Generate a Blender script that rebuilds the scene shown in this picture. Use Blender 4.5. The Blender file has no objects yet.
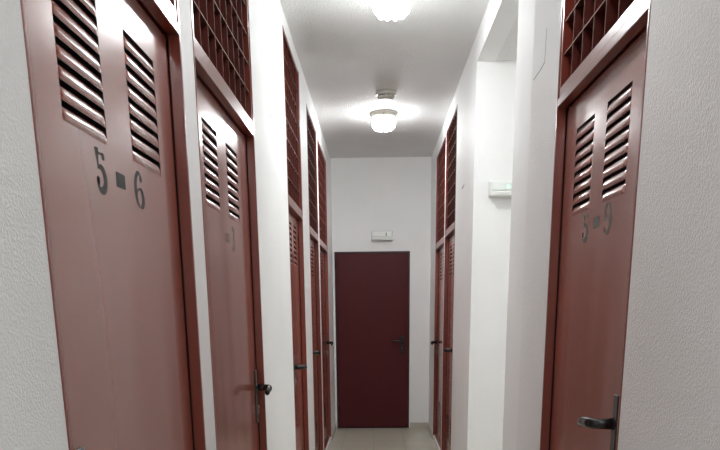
import bpy, bmesh, math, random
from mathutils import Vector, Matrix
random.seed(4)
SC = bpy.context.scene
COL = SC.collection

# ---------------------------------------------------------------- dimensions
L, R = 0.510, 0.608            # corridor side walls at x = -L and x = R
EYE = 1.4625                   # camera height
CEIL = 3.034
SOFFIT = 2.875
FAR = 8.607
NEAR = -2.4
REC = 0.032                    # door leaf set back from the wall face

# ---------------------------------------------------------------- materials
def new_mat(name):
    m = bpy.data.materials.new(name); m.use_nodes = True
    nt = m.node_tree; b = nt.nodes['Principled BSDF']
    return m, nt, b

def plaster(name, col, scale, strength, dist, rough=0.75):
    m, nt, b = new_mat(name)
    tc = nt.nodes.new('ShaderNodeTexCoord')
    n1 = nt.nodes.new('ShaderNodeTexNoise'); n1.inputs['Scale'].default_value = scale
    n1.inputs['Detail'].default_value = 3
    n2 = nt.nodes.new('ShaderNodeTexNoise'); n2.inputs['Scale'].default_value = 2.2
    n2.inputs['Detail'].default_value = 4
    nt.links.new(tc.outputs['Object'], n1.inputs['Vector'])
    nt.links.new(tc.outputs['Object'], n2.inputs['Vector'])
    r1 = nt.nodes.new('ShaderNodeValToRGB')
    r1.color_ramp.elements[0].position = .38; r1.color_ramp.elements[1].position = .64
    nt.links.new(n1.outputs['Fac'], r1.inputs['Fac'])
    bp = nt.nodes.new('ShaderNodeBump'); bp.inputs['Strength'].default_value = strength
    bp.inputs['Distance'].default_value = dist
    nt.links.new(r1.outputs['Color'], bp.inputs['Height'])
    nt.links.new(bp.outputs['Normal'], b.inputs['Normal'])
    rp = nt.nodes.new('ShaderNodeValToRGB')
    rp.color_ramp.elements[0].position = .3; rp.color_ramp.elements[1].position = .7
    rp.color_ramp.elements[0].color = (*[c * .955 for c in col], 1)
    rp.color_ramp.elements[1].color = (*col, 1)
    nt.links.new(n2.outputs['Fac'], rp.inputs['Fac'])
    nt.links.new(rp.outputs['Color'], b.inputs['Base Color'])
    b.inputs['Roughness'].default_value = rough
    b.inputs['Specular IOR Level'].default_value = .35
    return m

def paint(name, col, rough, wav=0.0, scale=(9, 9, 1.2), var=.06, coat=0.0, spec=.5):
    m, nt, b = new_mat(name)
    tc = nt.nodes.new('ShaderNodeTexCoord')
    mp = nt.nodes.new('ShaderNodeMapping'); mp.inputs['Scale'].default_value = scale
    nt.links.new(tc.outputs['Object'], mp.inputs['Vector'])
    n = nt.nodes.new('ShaderNodeTexNoise'); n.inputs['Scale'].default_value = 1.0
    n.inputs['Detail'].default_value = .6
    nt.links.new(mp.outputs['Vector'], n.inputs['Vector'])
    rp = nt.nodes.new('ShaderNodeValToRGB')
    rp.color_ramp.elements[0].position = .3; rp.color_ramp.elements[1].position = .7
    rp.color_ramp.elements[0].color = (*[c * (1 - var) for c in col], 1)
    rp.color_ramp.elements[1].color = (*[c * (1 + var) for c in col], 1)
    nt.links.new(n.outputs['Fac'], rp.inputs['Fac'])
    nt.links.new(rp.outputs['Color'], b.inputs['Base Color'])
    b.inputs['Roughness'].default_value = rough
    b.inputs['Specular IOR Level'].default_value = spec
    b.inputs['Coat Weight'].default_value = coat
    b.inputs['Coat Roughness'].default_value = .12
    if wav:
        bp = nt.nodes.new('ShaderNodeBump'); bp.inputs['Strength'].default_value = 1
        bp.inputs['Distance'].default_value = wav
        nt.links.new(n.outputs['Fac'], bp.inputs['Height'])
        nt.links.new(bp.outputs['Normal'], b.inputs['Normal'])
        nt.links.new(bp.outputs['Normal'], b.inputs['Coat Normal'])
    return m

def plain(name, col, rough=.5, metal=0.0, emit=None, estr=0.0):
    m, nt, b = new_mat(name)
    tc = nt.nodes.new('ShaderNodeTexCoord')
    n = nt.nodes.new('ShaderNodeTexNoise'); n.inputs['Scale'].default_value = 14
    nt.links.new(tc.outputs['Object'], n.inputs['Vector'])
    mr = nt.nodes.new('ShaderNodeMapRange')
    mr.inputs['To Min'].default_value = max(0, rough - .05); mr.inputs['To Max'].default_value = min(1, rough + .05)
    nt.links.new(n.outputs['Fac'], mr.inputs['Value'])
    nt.links.new(mr.outputs['Result'], b.inputs['Roughness'])
    b.inputs['Base Color'].default_value = (*col, 1)
    b.inputs['Metallic'].default_value = metal
    if emit:
        b.inputs['Emission Color'].default_value = (*emit, 1)
        b.inputs['Emission Strength'].default_value = estr
    return m

def floor_tiles(name):
    m, nt, b = new_mat(name)
    tc = nt.nodes.new('ShaderNodeTexCoord')
    mp = nt.nodes.new('ShaderNodeMapping'); mp.inputs['Location'].default_value = (.045, .13, 0)
    nt.links.new(tc.outputs['Object'], mp.inputs['Vector'])
    br = nt.nodes.new('ShaderNodeTexBrick'); br.offset = 0.0
    br.inputs['Scale'].default_value = 1.0
    br.inputs['Brick Width'].default_value = .33; br.inputs['Row Height'].default_value = .33
    br.inputs['Mortar Size'].default_value = .003
    br.inputs['Color1'].default_value = (.55, .52, .43, 1)
    br.inputs['Color2'].default_value = (.50, .475, .40, 1)
    br.inputs['Mortar'].default_value = (.36, .34, .29, 1)
    nt.links.new(mp.outputs['Vector'], br.inputs['Vector'])
    n = nt.nodes.new('ShaderNodeTexNoise'); n.inputs['Scale'].default_value = 26; n.inputs['Detail'].default_value = 6
    nt.links.new(tc.outputs['Object'], n.inputs['Vector'])
    mx = nt.nodes.new('ShaderNodeMixRGB'); mx.blend_type = 'SOFT_LIGHT'; mx.inputs['Fac'].default_value = .35
    nt.links.new(br.outputs['Color'], mx.inputs['Color1']); nt.links.new(n.outputs['Color'], mx.inputs['Color2'])
    nt.links.new(mx.outputs['Color'], b.inputs['Base Color'])
    b.inputs['Roughness'].default_value = .28
    return m

PL_ROUGH = plaster('white_textured_plaster', (.85, .85, .845), 190, .38, .003)
PL_SMOOTH = plaster('white_smooth_plaster', (.88, .88, .875), 70, .12, .002, .62)
PL_CEIL = plaster('white_ceiling_plaster', (.80, .80, .79), 85, .5, .006, .85)
RED = paint('red_door_paint', (.250, .052, .031), .27, .0060, (3.6, 3.6, .45), coat=.5, spec=.7)
REDF = paint('red_frame_paint', (.185, .028, .0145), .28, 0, var=.04, spec=.8, coat=.35)
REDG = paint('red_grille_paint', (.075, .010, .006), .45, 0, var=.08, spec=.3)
EDGE = paint('painted_glint_edge', (.26, .12, .08), .6, 0, var=.1, spec=.2)  # lighter tan that paints a glint along the slat edges
MAROON = paint('maroon_door_paint', (.080, .012, .0145), .40, 0, (4, 4, 1), var=.05, spec=.2)
MAROOND = paint('maroon_frame_paint', (.030, .005, .006), .4, 0)
DARK = plain('painted_shade_black', (.008, .006, .006), .9)  # near-black standing for shade in louvre openings and door gaps
STORE = plain('storeroom_painted_shade', (.05, .04, .038), .9)  # unlit storeroom darkness put into the wall colour
BLACK = plain('black_handle', (.012, .012, .012), .24)
BLACKP = plain('dark_grey_plate', (.045, .043, .04), .38)
STEEL = plain('steel', (.34, .33, .31), .3, 1.0)
STENCIL = plain('stencil_grey', (.055, .062, .058), .8)
STENCILF = plain('faded_stencil_grey', (.13, .095, .08), .45)
STENCILG = plain('greenish_stencil_grey', (.085, .095, .075), .5)
CREAM = plain('cream_lamp_metal', (.62, .60, .54), .35)
WHITEP = plain('white_plastic', (.74, .75, .72), .4)
WHITEL = plain('frosted_diffuser', (.80, .83, .80), .25)
GREYD = plain('grey_plastic', (.30, .31, .29), .5)
GREEN = plain('green_led', (.2, .8, .45), .4, emit=(.15, 1, .5), estr=1.6)
def glow(k):
    c = (.96, .99, 1)
    return [plain('lit_glass_side', (.95, .95, .93), .2, emit=c, estr=3.5 * k), plain('lit_glass_rim', (.95, .95, .93), .2, emit=c, estr=17 * k), plain('lit_glass_bottom', (.95, .95, .93), .2, emit=c, estr=62 * k)]
HAIR = plain('hairline_grey', (.27, .26, .25), .8)
BASE = plain('grey_skirting_tile', (.50, .485, .42), .35)
FLOOR = floor_tiles('floor_tiles')

# ---------------------------------------------------------------- mesh helpers
def BM(): return bmesh.new()

def box(bm, x0, x1, y0, y1, z0, z1, mi=0):
    x0, x1 = sorted((x0, x1)); y0, y1 = sorted((y0, y1)); z0, z1 = sorted((z0, z1))
    v = [bm.verts.new(p) for p in ((x0,y0,z0),(x1,y0,z0),(x1,y1,z0),(x0,y1,z0),(x0,y0,z1),(x1,y0,z1),(x1,y1,z1),(x0,y1,z1))]
    fs = []
    for q in ((0,3,2,1),(4,5,6,7),(0,1,5,4),(1,2,6,5),(2,3,7,6),(3,0,4,7)):
        f = bm.faces.new([v[i] for i in q]); f.material_index = mi; fs.append(f)
    return fs

def tube(bm, pts, rad, n=12, flat=(1, 1), mi=0):
    """round bar through pts, rad per point, capped"""
    pts = [Vector(p) for p in pts]
    if not isinstance(rad, (list, tuple)): rad = [rad] * len(pts)
    rings = []
    up0 = Vector((0, 0, 1))
    for i, p in enumerate(pts):
        t = (pts[min(i + 1, len(pts) - 1)] - pts[max(i - 1, 0)]).normalized()
        a = t.cross(up0)
        if a.length < 1e-4: a = t.cross(Vector((0, 1, 0)))
        a.normalize(); b = a.cross(t).normalized()
        rings.append([bm.verts.new(p + a * (math.cos(2*math.pi*k/n) * rad[i] * flat[0]) + b * (math.sin(2*math.pi*k/n) * rad[i] * flat[1])) for k in range(n)])
    for i in range(len(rings) - 1):
        for k in range(n):
            f = bm.faces.new((rings[i][k], rings[i][(k+1) % n], rings[i+1][(k+1) % n], rings[i+1][k])); f.smooth = True; f.material_index = mi
    for r in (rings[0], rings[-1]):
        f = bm.faces.new(r); f.material_index = mi

def lathe(bm, prof, n=40, lobes=0, amp=None, zamp=None, mi=0, top_cap=False, bot_cap=True):
    rings = []
    for i, (r, z) in enumerate(prof):
        a = amp[i] if amp else 0
        rings.append([bm.verts.new(((r * (1 + a * math.cos(lobes * 2*math.pi*k/n))) * math.cos(2*math.pi*k/n), (r * (1 + a * math.cos(lobes * 2*math.pi*k/n))) * math.sin(2*math.pi*k/n), z - (zamp[i] if zamp else 0) * math.cos(lobes * 2*math.pi*k/n))) for k in range(n)])
    for i in range(len(rings) - 1):
        for k in range(n):
            f = bm.faces.new((rings[i][k], rings[i][(k+1) % n], rings[i+1][(k+1) % n], rings[i+1][k])); f.smooth = True; f.material_index = mi
    if top_cap: bm.faces.new(rings[0]).material_index = mi
    if bot_cap: bm.faces.new(rings[-1]).material_index = mi

def obj(name, bm, mats, parent=None, loc=(0, 0, 0), bevel=0, struct=False, segs=2):
    bmesh.ops.recalc_face_normals(bm, faces=bm.faces)
    me = bpy.data.meshes.new(name); bm.to_mesh(me); bm.free()
    for m in (mats if isinstance(mats, (list, tuple)) else [mats]): me.materials.append(m)
    o = bpy.data.objects.new(name, me); COL.objects.link(o)
    o.location = loc
    if parent: o.parent = parent
    if bevel:
        md = o.modifiers.new('bevel', 'BEVEL'); md.width = bevel; md.segments = segs; md.limit_method = 'ANGLE'
    if struct: o['kind'] = 'structure'
    return o

def empty(name, loc):
    o = bpy.data.objects.new(name, None); COL.objects.link(o); o.location = loc
    o.empty_display_size = .1
    return o

def tag(o, label, cat, group=None, kind=None):
    o['label'] = label; o['category'] = cat
    if group: o['group'] = group
    if kind: o['kind'] = kind
    return o

def copy_tree(o, parent=None):
    c = o.copy(); COL.objects.link(c); c.parent = parent
    for ch in list(o.children): copy_tree(ch, c)
    return c

# ---------------------------------------------------------------- door data
# side sign: +1 = left wall (corridor is +x of it), -1 = right wall
# y0,y1 opening along the corridor, zb underside of the door head, lv = louvre bottom/top, near = handle on near edge
DOORS = {
 'door_1': dict(s=1, y0=1.156, y1=2.083, zb=2.142, lz=(1.777, 2.04), c1=(1.347, 1.56), c2=(1.715, 1.931), near=True, hz=1.136, gtop=2.955, hy=1.263),
 'door_2': dict(s=1, y0=2.226, y1=3.243, zb=2.142, lz=(1.773, 2.031), c1=(2.422, 2.637), c2=(2.791, 3.003), near=False, hz=1.107, gtop=2.955, hy=None),
 'door_3': dict(s=1, y0=4.397, y1=5.222, zb=2.027, lz=(1.701, 1.963), c1=(4.639, 4.815), c2=(4.903, 5.078), near=True, hz=1.069, gtop=2.945, hy=4.688),
 'door_4': dict(s=1, y0=5.735, y1=6.58, zb=1.992, lz=(1.667, 1.929), c1=(5.879, 6.074), c2=(6.182, 6.377), near=True, hz=1.081, gtop=2.88, hy=5.879),
 'door_5': dict(s=1, y0=6.715, y1=7.765, zb=1.98, lz=(1.655, 1.917), c1=(6.934, 7.139), c2=(7.256, 7.461), near=False, hz=1.067, gtop=2.858, hy=None),
 'door_6': dict(s=-1, y0=1.811, y1=2.668, zb=2.094, lz=(1.734, 1.997), c1=(2.0, 2.2), c2=(2.321, 2.519), near=True, hz=1.142, gtop=2.955, hy=1.932),
 'door_7': dict(s=-1, y0=5.925, y1=6.79, zb=2.028, lz=(1.676, 1.94), c1=(6.125, 6.331), c2=(6.429, 6.635), near=True, hz=1.076, gtop=2.905, hy=6.145),
 'door_8': dict(s=-1, y0=6.858, y1=7.84, zb=1.998, lz=(1.668, 1.933), c1=(7.115, 7.311), c2=(7.428, 7.624), near=False, hz=1.058, gtop=2.89, hy=None),
}
ZSILL = .055
GGAP = .003
for d in DOORS.values():
    d['wx'] = -L if d['s'] > 0 else R
    d['gz0'] = d['zb'] + .026 + GGAP      # grille unit starts above the door head

# ---------------------------------------------------------------- room shell
def side_wall(name, wx, s, segs, doors, y_end, passage=None):
    """piers between openings, a strip above each grille, a low sill under each door"""
    bm = BM()
    T = .11
    xa, xb = wx, wx - s * T
    for (ya, yb, mi) in segs: box(bm, xa, xb, ya, yb, 0, CEIL, mi)
    for k in doors:
        d = DOORS[k]
        box(bm, xa, xb, d['y0'], d['y1'], d['gtop'], CEIL, 1)
        box(bm, xa, xb, d['y0'], d['y1'], 0, ZSILL, 1)
    if passage:
        box(bm, xa, xb, passage[0], passage[1], SOFFIT, CEIL, 1)
    return obj(name, bm, [PL_ROUGH, PL_SMOOTH], struct=True)

PN, PF = 3.477, 4.839
dl = DOORS
wl = side_wall('wall_left', -L, 1, [(NEAR, dl['door_1']['y0'], 0), (dl['door_1']['y1'], dl['door_2']['y0'], 1), (dl['door_2']['y1'], dl['door_3']['y0'], 1),
     (dl['door_3']['y1'], dl['door_4']['y0'], 1), (dl['door_4']['y1'], dl['door_5']['y0'], 1), (dl['door_5']['y1'], FAR, 1)],
     ['door_1', 'door_2', 'door_3', 'door_4', 'door_5'], FAR)
wr = side_wall('wall_right', R, -1, [(NEAR, dl['door_6']['y0'], 0), (dl['door_6']['y1'], 3.125, 0), (3.125, PN, 1), (PF, dl['door_7']['y0'], 1),
     (dl['door_7']['y1'], dl['door_8']['y0'], 1), (dl['door_8']['y1'], FAR, 1)],
     ['door_6', 'door_7', 'door_8'], FAR, (PN, PF))
tag(wl, 'white plastered corridor wall on the left, holding five red doors', 'wall')
tag(wr, 'white plastered corridor wall on the right, broken by the side passage opening', 'wall')
PX = 3.2
# side passage: its two walls, end wall and low ceiling
bm = BM(); box(bm, R + .11, PX, PF, PF + .1, 0, SOFFIT, 0)
w = obj('wall_passage_far', bm, PL_SMOOTH, struct=True); tag(w, 'bright white wall of the side passage facing the viewer', 'wall')
bm = BM(); box(bm, R + .11, PX, PN - .1, PN, 0, SOFFIT, 0)
w = obj('wall_passage_near', bm, PL_SMOOTH, struct=True); tag(w, 'white wall of the side passage behind the near right wall', 'wall')
bm = BM(); box(bm, PX, PX + .1, PN - .1, PF + .1, 0, SOFFIT, 0)
w = obj('wall_passage_end', bm, PL_SMOOTH, struct=True); tag(w, 'white wall closing the side passage', 'wall')
bm = BM(); box(bm, R + .11, PX + .1, PN - .1, PF + .1, SOFFIT, SOFFIT + .1, 0)
w = obj('ceiling_passage', bm, PL_CEIL, struct=True); tag(w, 'low white ceiling of the side passage', 'ceiling')

# storerooms behind the doors: back walls only, closed top and bottom by ceiling and floor
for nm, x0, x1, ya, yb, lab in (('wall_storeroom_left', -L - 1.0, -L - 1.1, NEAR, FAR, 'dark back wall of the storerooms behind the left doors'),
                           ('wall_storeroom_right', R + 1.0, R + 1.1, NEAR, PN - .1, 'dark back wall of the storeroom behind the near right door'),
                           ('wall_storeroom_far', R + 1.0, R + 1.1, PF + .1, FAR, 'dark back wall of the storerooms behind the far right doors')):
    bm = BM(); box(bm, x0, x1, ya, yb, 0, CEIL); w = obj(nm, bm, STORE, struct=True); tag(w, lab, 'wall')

# end walls
FX0, FX1, FZ = -.487, .375, 2.04
bm = BM()
box(bm, -L - 1.1, FX0, FAR, FAR + .12, 0, CEIL); box(bm, FX1, R + 1.1, FAR, FAR + .12, 0, CEIL); box(bm, FX0, FX1, FAR, FAR + .12, FZ, CEIL)
w = obj('wall_back', bm, PL_SMOOTH, struct=True); tag(w, 'white end wall of the corridor around the maroon door', 'wall')
bm = BM(); box(bm, -L - 1.1, R + 1.1, NEAR - .12, NEAR, 0, CEIL)
w = obj('wall_front', bm, PL_SMOOTH, struct=True); tag(w, 'white wall closing the corridor behind the viewer', 'wall')
bm = BM(); box(bm, -L - 1.1, PX + .1, NEAR - .12, FAR + .3, -.1, 0)
w = obj('floor', bm, FLOOR, struct=True); tag(w, 'beige grey tiled floor of the corridor', 'floor')
bm = BM(); box(bm, -L - 1.1, R + 1.1, NEAR - .12, FAR + .12, CEIL, CEIL + .1)
w = obj('ceiling', bm, PL_CEIL, struct=True); tag(w, 'white rough plaster ceiling over the corridor', 'ceiling')

# skirting tiles
def skirting(name, runs, lab):
    bm = BM()
    for r in runs: box(bm, *r, 0, .068)
    o = obj(name, bm, BASE, bevel=.002, struct=True); tag(o, lab, 'skirting'); return o
sl = [(-L, -L + .010, a, b) for a, b in ((NEAR, dl['door_1']['y0']), (dl['door_1']['y1'], dl['door_2']['y0']), (dl['door_2']['y1'], dl['door_3']['y0']), (dl['door_3']['y1'], dl['door_4']['y0']), (dl['door_4']['y1'], dl['door_5']['y0']), (dl['door_5']['y1'], FAR - .011))]
sr = [(R - .010, R, a, b) for a, b in ((NEAR, dl['door_6']['y0']), (dl['door_6']['y1'], PN), (PF, dl['door_7']['y0']), (dl['door_7']['y1'], dl['door_8']['y0']), (dl['door_8']['y1'], FAR - .011))]
skirting('baseboard_left', sl, 'grey tile skirting along the foot of the left wall')
skirting('baseboard_right', sr, 'grey tile skirting along the foot of the right wall')
skirting('baseboard_back', [(FX1 + .012, R, FAR - .010, FAR)], 'grey tile skirting right of the maroon end door')

# hairline cracks and a scuff in the plaster
def hairline(name, wx, s, pts, wdt, parent, mat=HAIR):
    bm = BM()
    for (a, b) in zip(pts[:-1], pts[1:]):
        a = Vector(a); b = Vector(b); t = (b - a).normalized(); nn = Vector((-t.y, t.x)) * wdt / 2
        q = [a + nn, a - nn, b - nn, b + nn]
        f = [bm.verts.new((wx + s * .0006, p.x, p.y)) for p in q] + [bm.verts.new((wx - s * .0006, p.x, p.y)) for p in q]
        for idx in ((0,1,2,3),(7,6,5,4),(0,4,5,1),(1,5,6,2),(2,6,7,3),(3,7,4,0)): bm.faces.new([f[i] for i in idx])
    o = obj(name, bm, mat, parent=parent); o['label'] = 'thin grey crack in the plaster'; return o
hairline('hairline_crack', -L, 1, [(3.75, 2.465), (3.752, 2.35), (3.90, 2.345), (4.01, 2.333)], .004, wl)
hairline('hairline_crack', -L, 1, [(3.955, 2.42), (3.957, 2.35)], .003, wl)
hairline('hairline_crack', R, -1, [(2.888, 2.409), (2.896, 2.347), (2.90, 2.302), (2.975, 2.295), (3.09, 2.296)], .0035, wr)
sc_ = hairline('scuff_mark', R, -1, [(5.50, 2.252), (5.36, 2.256)], .016, wr, GREYD); sc_['label'] = 'short dark scuff on the plaster'

# ---------------------------------------------------------------- stencilled digits
def ribbon(bm, pts, dep, s, oy, oz, sy, sz, flip):
    """pts: (u, v, width) in a 1 x 1 cell -> flat painted stroke on the leaf"""
    P = []
    n = len(pts)
    for i in range(n):
        a = Vector(pts[max(i-1, 0)][:2]); b = Vector(pts[min(i+1, n-1)][:2])
        a = Vector((a.x * sy, a.y * sz)); b = Vector((b.x * sy, b.y * sz))
        t = (b - a).normalized(); nn = Vector((-t.y, t.x))
        c = Vector((pts[i][0] * sy, pts[i][1] * sz)); w = pts[i][2] * sz * .62
        P.append((c + nn * w, c - nn * w))
    def V(p, dd): return bm.verts.new((s * dd, oy + (p.x if not flip else -p.x), oz + p.y))
    for i in range(n - 1):
        q = [P[i][0], P[i][1], P[i+1][1], P[i+1][0]]
        f = [V(p, dep + .0005) for p in q] + [V(p, dep - .0004) for p in q]
        for idx in ((0,1,2,3),(7,6,5,4),(0,4,5,1),(1,5,6,2),(2,6,7,3),(3,7,4,0)): bm.faces.new([f[k] for k in idx])

def arc(cx, cy, rx, ry, a0, a1, w0, w1, wm, n=14):
    out = []
    for i in range(n + 1):
        t = i / n; a = math.radians(a0 + (a1 - a0) * t)
        e = math.sin(math.pi * t)
        out.append((cx + rx * math.cos(a), cy + ry * math.sin(a), w0 * (1-t) + w1 * t + (wm - (w0 + w1)/2) * e))
    return out
SIX = [arc(.52, .50, .40, .475, 62, 180, .04, .20, .13, 14), arc(.52, .50, .40, .475, 180, 262, .20, .04, .14, 10),
       arc(.54, .285, .30, .255, -90, 90, .05, .04, .19, 14), arc(.54, .285, .30, .255, 90, 165, .04, .03, .035, 8), arc(.70, .84, .06, .05, 0, 360, .08, .08, .08, 10)]
DIG = {
 '5': [[(.20, 1.0, .19), (.21, .84, .13), (.25, .57, .04)], [(.24, .90, .035), (.5, .885, .035), (.70, .91, .04)], arc(.74, .85, .07, .05, 0, 360, .06, .06, .06, 10),
       arc(.42, .30, .38, .28, 125, -150, .04, .05, .19, 18), arc(.17, .24, .06, .05, 0, 360, .09, .09, .09, 10), [(.09, .28, .06), (.13, .21, .10), (.17, .14, .05)]],
 '6': SIX,
 '9': [[(1 - u, 1 - v, w) for (u, v, w) in st] for st in SIX],
 '3': [arc(.45, .74, .30, .24, 150, -80, .06, .04, .15, 14), arc(.45, .27, .34, .26, 85, -150, .04, .06, .19, 16)],
}

# ---------------------------------------------------------------- storeroom doors and grilles
def add_handle(parent, d, s, y, z, dirn, dep):
    """plate + lever on the leaf face; dirn = which way along y the lever points"""
    h = empty('door_handle', (0, 0, 0)); h.parent = parent
    bm = BM()
    fs = box(bm, s * dep, s * (dep + .007), y - .019, y + .019, z - .158, z + .078)
    obj('handle_plate', bm, BLACKP, parent=h, bevel=.004, segs=3)
    bm = BM()
    tube(bm, [(s * (dep + .007), y, z), (s * (dep + .030), y, z), (s * (dep + .054), y + dirn * .003, z), (s * (dep + .064), y + dirn * .012, z),
              (s * (dep + .068), y + dirn * .030, z), (s * (dep + .068), y + dirn * .070, z - .004), (s * (dep + .067), y + dirn * .098, z - .010), (s * (dep + .065), y + dirn * .108, z - .012)],
         [.014, .0125, .012, .0125, .013, .0132, .0128, .008], 14, (.85, 1.15))
    obj('lever', bm, BLACK, parent=h)
    bm = BM()
    tube(bm, [(s * (dep + .006), y, z), (s * (dep + .012), y, z)], .018, 18)
    obj('lever_rose', bm, BLACK, parent=h)
    bm = BM()
    tube(bm, [(s * (dep + .006), y, z - .088), (s * (dep + .014), y, z - .088)], .0085, 14)
    box(bm, s * (dep + .006), s * (dep + .013), y - .004, y + .004, z - .118, z - .09)
    o = obj('lock_cylinder', bm, STEEL, parent=h); o['label'] = 'bare steel lock cylinder'

def build_leaf(bm, s, y0, y1, z0, z1, holes, front, back):
    """panel with rectangular holes and a rolled rim"""
    ys = sorted({y0, y1} | {h[0] for h in holes} | {h[1] for h in holes})
    zs = sorted({z0, z1} | {h[2] for h in holes} | {h[3] for h in holes})
    e = .007
    def yy(v): return v + e if v == y0 else (v - e if v == y1 else v)
    def zz(v): return v + e if v == z0 else (v - e if v == z1 else v)
    V = {}
    def vert(a, b):
        if (a, b) not in V: V[(a, b)] = bm.verts.new((s * front, yy(a), zz(b)))
        return V[(a, b)]
    hs = {(h[0], h[2]) for h in holes}
    for i in range(len(ys) - 1):
        for j in range(len(zs) - 1):
            if (ys[i], zs[j]) in hs: continue
            bm.faces.new((vert(ys[i], zs[j]), vert(ys[i+1], zs[j]), vert(ys[i+1], zs[j+1]), vert(ys[i], zs[j+1])))
    for (a, b, c, dd) in holes:          # throat of each hole
        cs = [(a, c), (b, c), (b, dd), (a, dd)]
        back_v = [bm.verts.new((s * back, p, q)) for p, q in cs]
        for k in range(4):
            bm.faces.new((vert(*cs[k]), vert(*cs[(k+1) % 4]), back_v[(k+1) % 4], back_v[k])).material_index = 1  # shade of the hollow door painted onto the throat
    loop = [(y, z0) for y in ys] + [(y1, z) for z in zs[1:]] + [(y, z1) for y in reversed(ys[:-1])] + [(y0, z) for z in reversed(zs[1:-1])]
    r1 = [V[p] for p in loop]; r2 = [bm.verts.new((s * (front - .003), p[0] + (.002 if p[0] == y0 else -.002 if p[0] == y1 else 0), p[1])) for p in loop]
    r3 = [bm.verts.new((s * (front - .008), p[0], p[1])) for p in loop]; r4 = [bm.verts.new((s * back, p[0], p[1])) for p in loop]
    for a, b in ((r1, r2), (r2, r3), (r3, r4)):
        for k in range(len(loop)):
            f = bm.faces.new((a[k], a[(k+1) % len(loop)], b[(k+1) % len(loop)], b[k])); f.smooth = False
    return

def build_louvre(bm, s, y0, y1, z0, z1, front, n=8, flip=False):
    """pressed slats; each slat starts recessed and swells out to meet the panel, leaving a dark slit"""
    p = (z1 - z0) / n
    prof = [(-.0060, .20), (-.0045, .23), (-.0012, .36), (.0016, .55), (.0026, .74), (.0018, .90), (.0, 1.0)]
    prof_e = [(-.0060, .26), (-.0052, .30), (-.0028, .46), (-.001, .62), (-.0002, .8), (0, .92), (0, 1.0)]
    for k in range(n):
        zt = z1 - k * p
        def Z(v):
            return (zt - v * p) if not flip else (z0 + (k + v) * p)
        secs = [(y0, prof_e), (y0 + .006, [(a * .7 + c * .3, b * .7 + e * .3) for (a, b), (c, e) in zip(prof, prof_e)]), (y0 + .016, prof), (y1 - .016, prof), (y1 - .006, [(a * .7 + c * .3, b * .7 + e * .3) for (a, b), (c, e) in zip(prof, prof_e)]), (y1, prof_e)]
        rows = [[bm.verts.new((s * (front + dd), y, Z(v))) for dd, v in pr] for y, pr in secs]
        for i in range(len(rows) - 1):
            for j in range(len(prof) - 1):
                f = bm.faces.new((rows[i][j], rows[i+1][j], rows[i+1][j+1], rows[i][j+1])); f.smooth = True; f.material_index = 0
        # inner lip going back into the door
        lip = [bm.verts.new((s * (front - .013), y, Z(.22))) for y, pr in secs]
        for i in range(len(rows) - 1):
            bm.faces.new((rows[i][0], lip[i], lip[i+1], rows[i+1][0])).material_index = 1  # lip coloured near-black as shade within the slit
    box(bm, s * (front - .024), s * (front - .027), y0, y1, z0, z1, 1)

def storeroom_door(name, label, numbers=None):
    d = DOORS[name]; s = d['s']; wx = d['wx']; yc = (d['y0'] + d['y1']) / 2
    root = empty(name, (wx, yc, 0)); tag(root, label, 'door', kind='structure')
    y0, y1, zb = d['y0'] - yc, d['y1'] - yc, d['zb']
    lf0, lf1 = y0 + .0115, y1 - .0115
    zh = zb + .026
    # frame: lining flush with the wall, a dark gap, then the stop the leaf shuts against
    bm = BM()
    for (ya, yb) in ((y0, y0 + .011), (y1 - .011, y1)):
        box(bm, s * .002, -s * .0292, ya, yb, ZSILL, d['gtop'])
        box(bm, -s * .0292, -s * .062, *((ya, yb - .007) if ya == y0 else (ya + .007, yb)), ZSILL, zh)
    box(bm, s * .002, -s * .0292, y0 + .011, y1 - .011, zb, zh)
    box(bm, -s * .0292, -s * .062, y0 + .004, y1 - .004, zb + .007, zh)
    box(bm, -s * .010, -s * .062, y0 + .011, y1 - .011, ZSILL, ZSILL + .012)
    obj('door_frame', bm, REDF, parent=root, bevel=.0025)
    bm = BM()
    box(bm, -s * .0635, -s * .075, y0, y1, ZSILL, zh)
    box(bm, -s * .0296, -s * .0635, y0 + .0041, y0 + .006, ZSILL, zb)
    box(bm, -s * .0296, -s * .0635, y1 - .006, y1 - .0041, ZSILL, zb)
    obj('dark_gap_fill', bm, DARK, parent=root)  # black filler painting the shade in the gap around the leaf
    # leaf with two upper and two lower louvre panels
    front, back = -REC, -REC - .028
    c1 = (d['c1'][0] - yc, d['c1'][1] - yc); c2 = (d['c2'][0] - yc, d['c2'][1] - yc)
    hi = d['lz']; lo = (.245, .475)
    holes = [(c[0], c[1], z[0], z[1]) for c in (c1, c2) for z in (hi, lo)]
    bm = BM(); build_leaf(bm, s, lf0, lf1, ZSILL + .016, zb - .003, holes, front, back)
    leaf = obj('door_leaf', bm, [RED, DARK], parent=root)
    for c in (c1, c2):
        for z, fl in ((hi, False), (lo, True)):
            bm = BM(); build_louvre(bm, s, c[0], c[1], z[0], z[1], front, flip=fl)
            obj('louver_vent', bm, [RED, DARK], parent=leaf)
    hy = (d['hy'] - yc) if d['near'] else lf1 - .042
    add_handle(root, d, s, hy, d['hz'], 1 if d['near'] else -1, front)
    if numbers:
        for (ch, ya, yb, za, zb_, mat, lab) in numbers:
            bm = BM()
            if ch == '-':
                box(bm, s * (front + .0005), s * (front - .0004), ya - yc, yb - yc, za, zb_)
            else:
                fl = s < 0
                for st in DIG[ch]:
                    ribbon(bm, st, front, s, (yb if fl else ya) - yc, za, (yb - ya), zb_ - za, fl)
            o = obj('painted_dash' if ch == '-' else 'painted_digit', bm, mat, parent=leaf); o['label'] = lab
    return root

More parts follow.
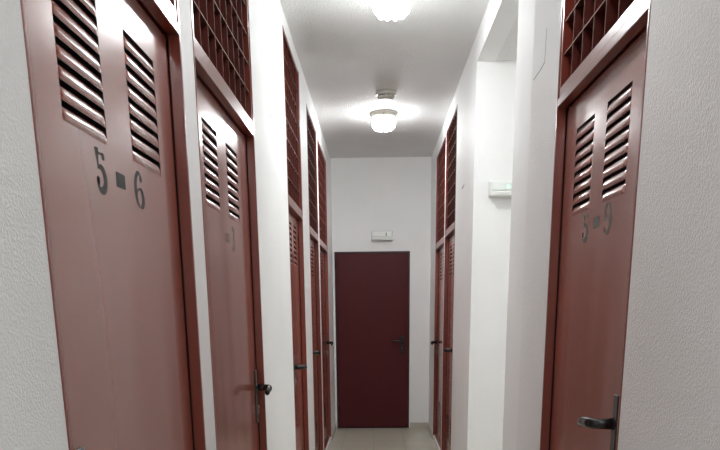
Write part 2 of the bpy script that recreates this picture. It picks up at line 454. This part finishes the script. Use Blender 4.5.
storeroom_door('door_1', 'red louvered metal storeroom door stencilled 5 - 6, nearest on the left',
   [('5', 1.4819, 1.5431, 1.6827, 1.7621, STENCIL, 'grey stencilled digit five'), ('-', 1.5953, 1.6495, 1.7060, 1.7350, STENCIL, 'grey stencilled dash'), ('6', 1.7113, 1.7812, 1.6808, 1.7582, STENCIL, 'grey stencilled digit six')])
storeroom_door('door_2', 'red louvered storeroom door with a worn faint number, second on the left',
   [('-', 2.7101, 2.7687, 1.6847, 1.7159, STENCILF, 'faded stencilled dash'), ('3', 2.8135, 2.8801, 1.6651, 1.7452, STENCILF, 'faded stencilled digit')])
storeroom_door('door_3', 'narrow red louvered door just past the wide white pillar on the left')
storeroom_door('door_4', 'red louvered door second from the corridor end on the left')
storeroom_door('door_5', 'red louvered door on the left nearest the maroon end door')
storeroom_door('door_6', 'red louvered metal storeroom door stencilled 5 - 9, nearest on the right',
   [('5', 2.3127, 2.3849, 1.6429, 1.7246, STENCILG, 'worn stencilled digit five'), ('-', 2.2097, 2.2662, 1.6702, 1.7013, STENCILG, 'worn stencilled dash'), ('9', 2.0968, 2.1710, 1.6449, 1.7285, STENCILG, 'worn stencilled digit nine')])
storeroom_door('door_7', 'red louvered door on the right just beyond the side passage')
storeroom_door('door_8', 'red louvered door on the right nearest the maroon end door')

def grille(dname, label):
    d = DOORS[dname]; s = d['s']; wx = d['wx']; yc = (d['y0'] + d['y1']) / 2
    y0, y1 = d['y0'] - yc + .0155, d['y1'] - yc - .0155
    z0, z1 = d['gz0'], d['gtop'] - .002
    root = empty('ventilation_grille', (wx, yc, z0)); tag(root, label, 'grille', 'red lattice grilles over the storeroom doors')
    H = z1 - z0
    fw = .026
    bm = BM()
    fx0, fx1 = -s * .001, -s * .06
    box(bm, fx0, fx1, y0, y1, 0, fw)
    box(bm, fx0, fx1, y0, y1, H - .02, H)
    box(bm, fx0, fx1, y0, y0 + .014, fw, H - .02)
    box(bm, fx0, fx1, y1 - .014, y1, fw, H - .02)
    obj('grille_frame', bm, REDF, parent=root)
    bm = BM()
    ya, yb, za, zb = y0 + .014, y1 - .014, fw, H - .02
    ny = max(4, round((yb - ya) / .110)); nz = max(4, round((zb - za) / .104))
    t = .0016; da, db = -s * .006, -s * .075
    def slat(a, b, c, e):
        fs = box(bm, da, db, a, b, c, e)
        # glint painted on the front edge: the face at the corridor side
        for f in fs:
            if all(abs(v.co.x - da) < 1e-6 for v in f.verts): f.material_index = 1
    zl = [za + (zb - za) * k / nz for k in range(1, nz)]
    yl = [ya + (yb - ya) * k / ny for k in range(1, ny)]
    for z in zl: slat(ya, yb, z - t, z + t)
    zz = [za] + zl + [zb]
    for y in yl:
        for k in range(nz):
            slat(y - t, y + t, zz[k] + (t if k else 0), zz[k+1] - (t if k < nz - 1 else 0))
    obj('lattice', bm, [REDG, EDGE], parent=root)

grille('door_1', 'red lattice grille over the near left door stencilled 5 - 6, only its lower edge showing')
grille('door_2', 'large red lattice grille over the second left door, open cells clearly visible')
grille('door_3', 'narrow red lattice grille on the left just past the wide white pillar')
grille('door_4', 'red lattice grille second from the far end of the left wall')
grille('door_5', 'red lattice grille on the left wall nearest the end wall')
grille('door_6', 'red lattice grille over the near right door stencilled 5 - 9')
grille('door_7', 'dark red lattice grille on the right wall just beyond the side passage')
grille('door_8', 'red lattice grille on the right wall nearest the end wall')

# ---------------------------------------------------------------- end door
root = empty('door_9', (0, FAR, 0)); tag(root, 'plain dark maroon metal door closing the end of the corridor', 'door', kind='structure')
bm = BM()
box(bm, FX0, FX0 + .014, -.004, .08, 0, FZ); box(bm, FX1 - .014, FX1, -.004, .08, 0, FZ); box(bm, FX0 + .014, FX1 - .014, -.004, .08, FZ - .014, FZ)
obj('door_frame', bm, MAROOND, parent=root)
bm = BM(); box(bm, FX0 + .017, FX1 - .017, .003, .045, .012, FZ - .017)
obj('door_leaf', bm, MAROON, parent=root, bevel=.003)
bm = BM(); box(bm, FX0 + .014, FX1 - .014, .046, .08, 0, FZ - .014); obj('dark_gap_fill', bm, DARK, parent=root)
for z in (.25, 1.90):
    bm = BM(); tube(bm, [(FX0 + .012, -.010, z - .05), (FX0 + .012, -.010, z + .05)], .010, 12); obj('hinge', bm, MAROOND, parent=root)
h = empty('door_handle', (0, 0, 0)); h.parent = root
hx, hz = .292, 1.035
bm = BM(); box(bm, hx - .019, hx + .019, -.006, .003, hz - .145, hz + .062); obj('handle_plate', bm, BLACK, parent=h, bevel=.004, segs=3)
bm = BM()
tube(bm, [(hx, -.005, hz), (hx, -.03, hz), (hx - .004, -.044, hz), (hx - .016, -.052, hz), (hx - .04, -.054, hz), (hx - .10, -.053, hz + .002), (hx - .128, -.050, hz + .003)], [.013, .011, .011, .0115, .012, .012, .008], 14)
obj('lever', bm, BLACK, parent=h)
bm = BM(); tube(bm, [(hx, -.005, hz - .085), (hx, -.013, hz - .085)], .009, 14); obj('lock_cylinder', bm, BLACKP, parent=h)

# ---------------------------------------------------------------- ceiling lights
def ceiling_light(loc, label, k):
    root = empty('ceiling_light', loc)
    tag(root, label, 'lamp', 'round glass ceiling lights')
    bm = BM()
    lathe(bm, [(.118, 0), (.118, -.010), (.112, -.020), (.104, -.030), (.100, -.036)], 48, top_cap=True)
    obj('lamp_base', bm, CREAM, parent=root)
    bm = BM()
    prof = [(.086, -.036), (.092, -.046), (.095, -.066), (.093, -.090), (.083, -.112), (.067, -.126), (.042, -.131), (.018, -.128)]
    amp = [.0, .02, .04, .055, .075, .10, .08, .0]
    lathe(bm, prof, 80, 10, amp, [0, 0, .001, .002, .004, .007, .006, 0])
    for f in bm.faces:
        z = f.calc_center_median().z
        f.material_index = 0 if z > -.080 else (1 if z > -.103 else 2)
    obj('glass_shade', bm, glow(k), parent=root)
    for a in (.5, 2.6, 4.7):
        bm = BM(); tube(bm, [(.106 * math.cos(a), .106 * math.sin(a), -.027), (.120 * math.cos(a), .120 * math.sin(a), -.030)], .006, 10)
        o = obj('thumb_screw', bm, STEEL, parent=root); o['label'] = 'small steel thumb screw'
    return root
for loc, k, lab in (((.081, 4.18, CEIL), .80, 'lit glass ceiling light nearer the viewer, cut off by the top of the picture'),
                 ((.062, 6.69, CEIL), 1.30, 'lit glass ceiling light further down the corridor, just past the smoke detector'),
                 ((.09, 2.02, CEIL), .48, 'lit glass ceiling light above the picture, between the two nearest doors'),
                 ((.09, -.60, CEIL), .95, 'lit glass ceiling light overhead behind the viewer'),
                 ((2.55, 4.05, SOFFIT), .72, 'lit glass ceiling light inside the side passage, out of sight')):
    ceiling_light(loc, lab, k)

# smoke detector
root = empty('smoke_detector', (.074, 6.05, CEIL)); tag(root, 'round cream smoke detector on the ceiling in front of the further light', 'smoke detector')
bm = BM(); lathe(bm, [(.080, 0), (.080, -.022), (.078, -.030)], 40, top_cap=True); obj('mounting_plate', bm, CREAM, parent=root)
bm = BM(); lathe(bm, [(.066, -.030), (.062, -.046), (.048, -.056), (.02, -.058)], 40); obj('sensor_head', bm, CREAM, parent=root)
bm = BM()
for k in range(10):
    a = 2 * math.pi * k / 10
    tube(bm, [(.0665 * math.cos(a - .22), .0665 * math.sin(a - .22), -.036), (.0665 * math.cos(a), .0665 * math.sin(a), -.036), (.0665 * math.cos(a + .22), .0665 * math.sin(a + .22), -.036)], .0035, 6)
obj('vent_slots', bm, GREYD, parent=root)

# ---------------------------------------------------------------- emergency lights
def emergency_light(loc, W, Hh, label, led, lit):
    """box on a wall facing -y; loc = lower left corner on the wall face"""
    root = empty('emergency_wall_lamp', loc); tag(root, label, 'emergency light', 'white emergency lights')
    bm = BM(); box(bm, 0, W, 0, -.038, 0, Hh); obj('housing', bm, WHITEP, parent=root, bevel=.014, segs=4)
    bm = BM(); box(bm, .006, W - .006, -.034, -.058, .004, .036); obj('lower_bar', bm, WHITEP, parent=root, bevel=.009, segs=4)
    bm = BM(); box(bm, .018, W - .018, -.036, -.047, Hh * .40, Hh - .012); o = obj('diffuser', bm, WHITEL, parent=root, bevel=.005, segs=3)
    bm = BM(); box(bm, W * .66, W * .72, -.046, -.0480, Hh * .44, Hh - .022); obj('divider', bm, GREYD, parent=o)
    bm = BM()
    tube(bm, [(led, -.046, Hh * .62), (led, -.0495, Hh * .62)], .007, 12)
    o2 = obj('indicator_lamp', bm, GREEN if lit else WHITEL, parent=root); o2['label'] = 'green indicator light' if lit else 'small pale indicator light'
    return root
emergency_light((-.067, FAR, 2.153), .250, .108, 'white emergency light on the end wall above the maroon door', .125, False)
emergency_light((.697, PF, 2.098), .260, .100, 'white emergency light with green indicator on the side passage wall', .118, True)

# ---------------------------------------------------------------- camera
f_px = 721.0
p, yw, r = (math.radians(a) for a in (13.73544, -1.47466, -0.61193))
fw = Vector((math.sin(yw) * math.cos(p), math.cos(yw) * math.cos(p), -math.sin(p)))
rt = Vector((math.cos(yw), -math.sin(yw), 0)); up = rt.cross(fw)
rt2 = math.cos(r) * rt + math.sin(r) * up; up2 = -math.sin(r) * rt + math.cos(r) * up
cd = bpy.data.cameras.new('camera'); cam = bpy.data.objects.new('camera', cd); COL.objects.link(cam)
M = Matrix((rt2, up2, -fw)).transposed().to_4x4(); M.translation = Vector((0, 0, EYE))
cam.matrix_world = M
cd.sensor_fit = 'HORIZONTAL'; cd.sensor_width = 36; cd.lens = f_px * 36 / 720
cd.shift_y = (480 - 225) / 720; cd.shift_x = 0
cd.clip_start = .02
SC.camera = cam

# ---------------------------------------------------------------- world and colour
wd = bpy.data.worlds.new('world'); SC.world = wd; wd.use_nodes = True
wd.node_tree.nodes['Background'].inputs['Color'].default_value = (0, 0, 0, 1)
vs = SC.view_settings
vs.view_transform = 'Standard'; vs.look = 'None'; vs.gamma = 1; vs.use_curve_mapping = False
vs.exposure = 1.65
SC.cycles.use_denoising = True
SC.cycles.max_bounces = 14; SC.cycles.diffuse_bounces = 8; SC.cycles.glossy_bounces = 5
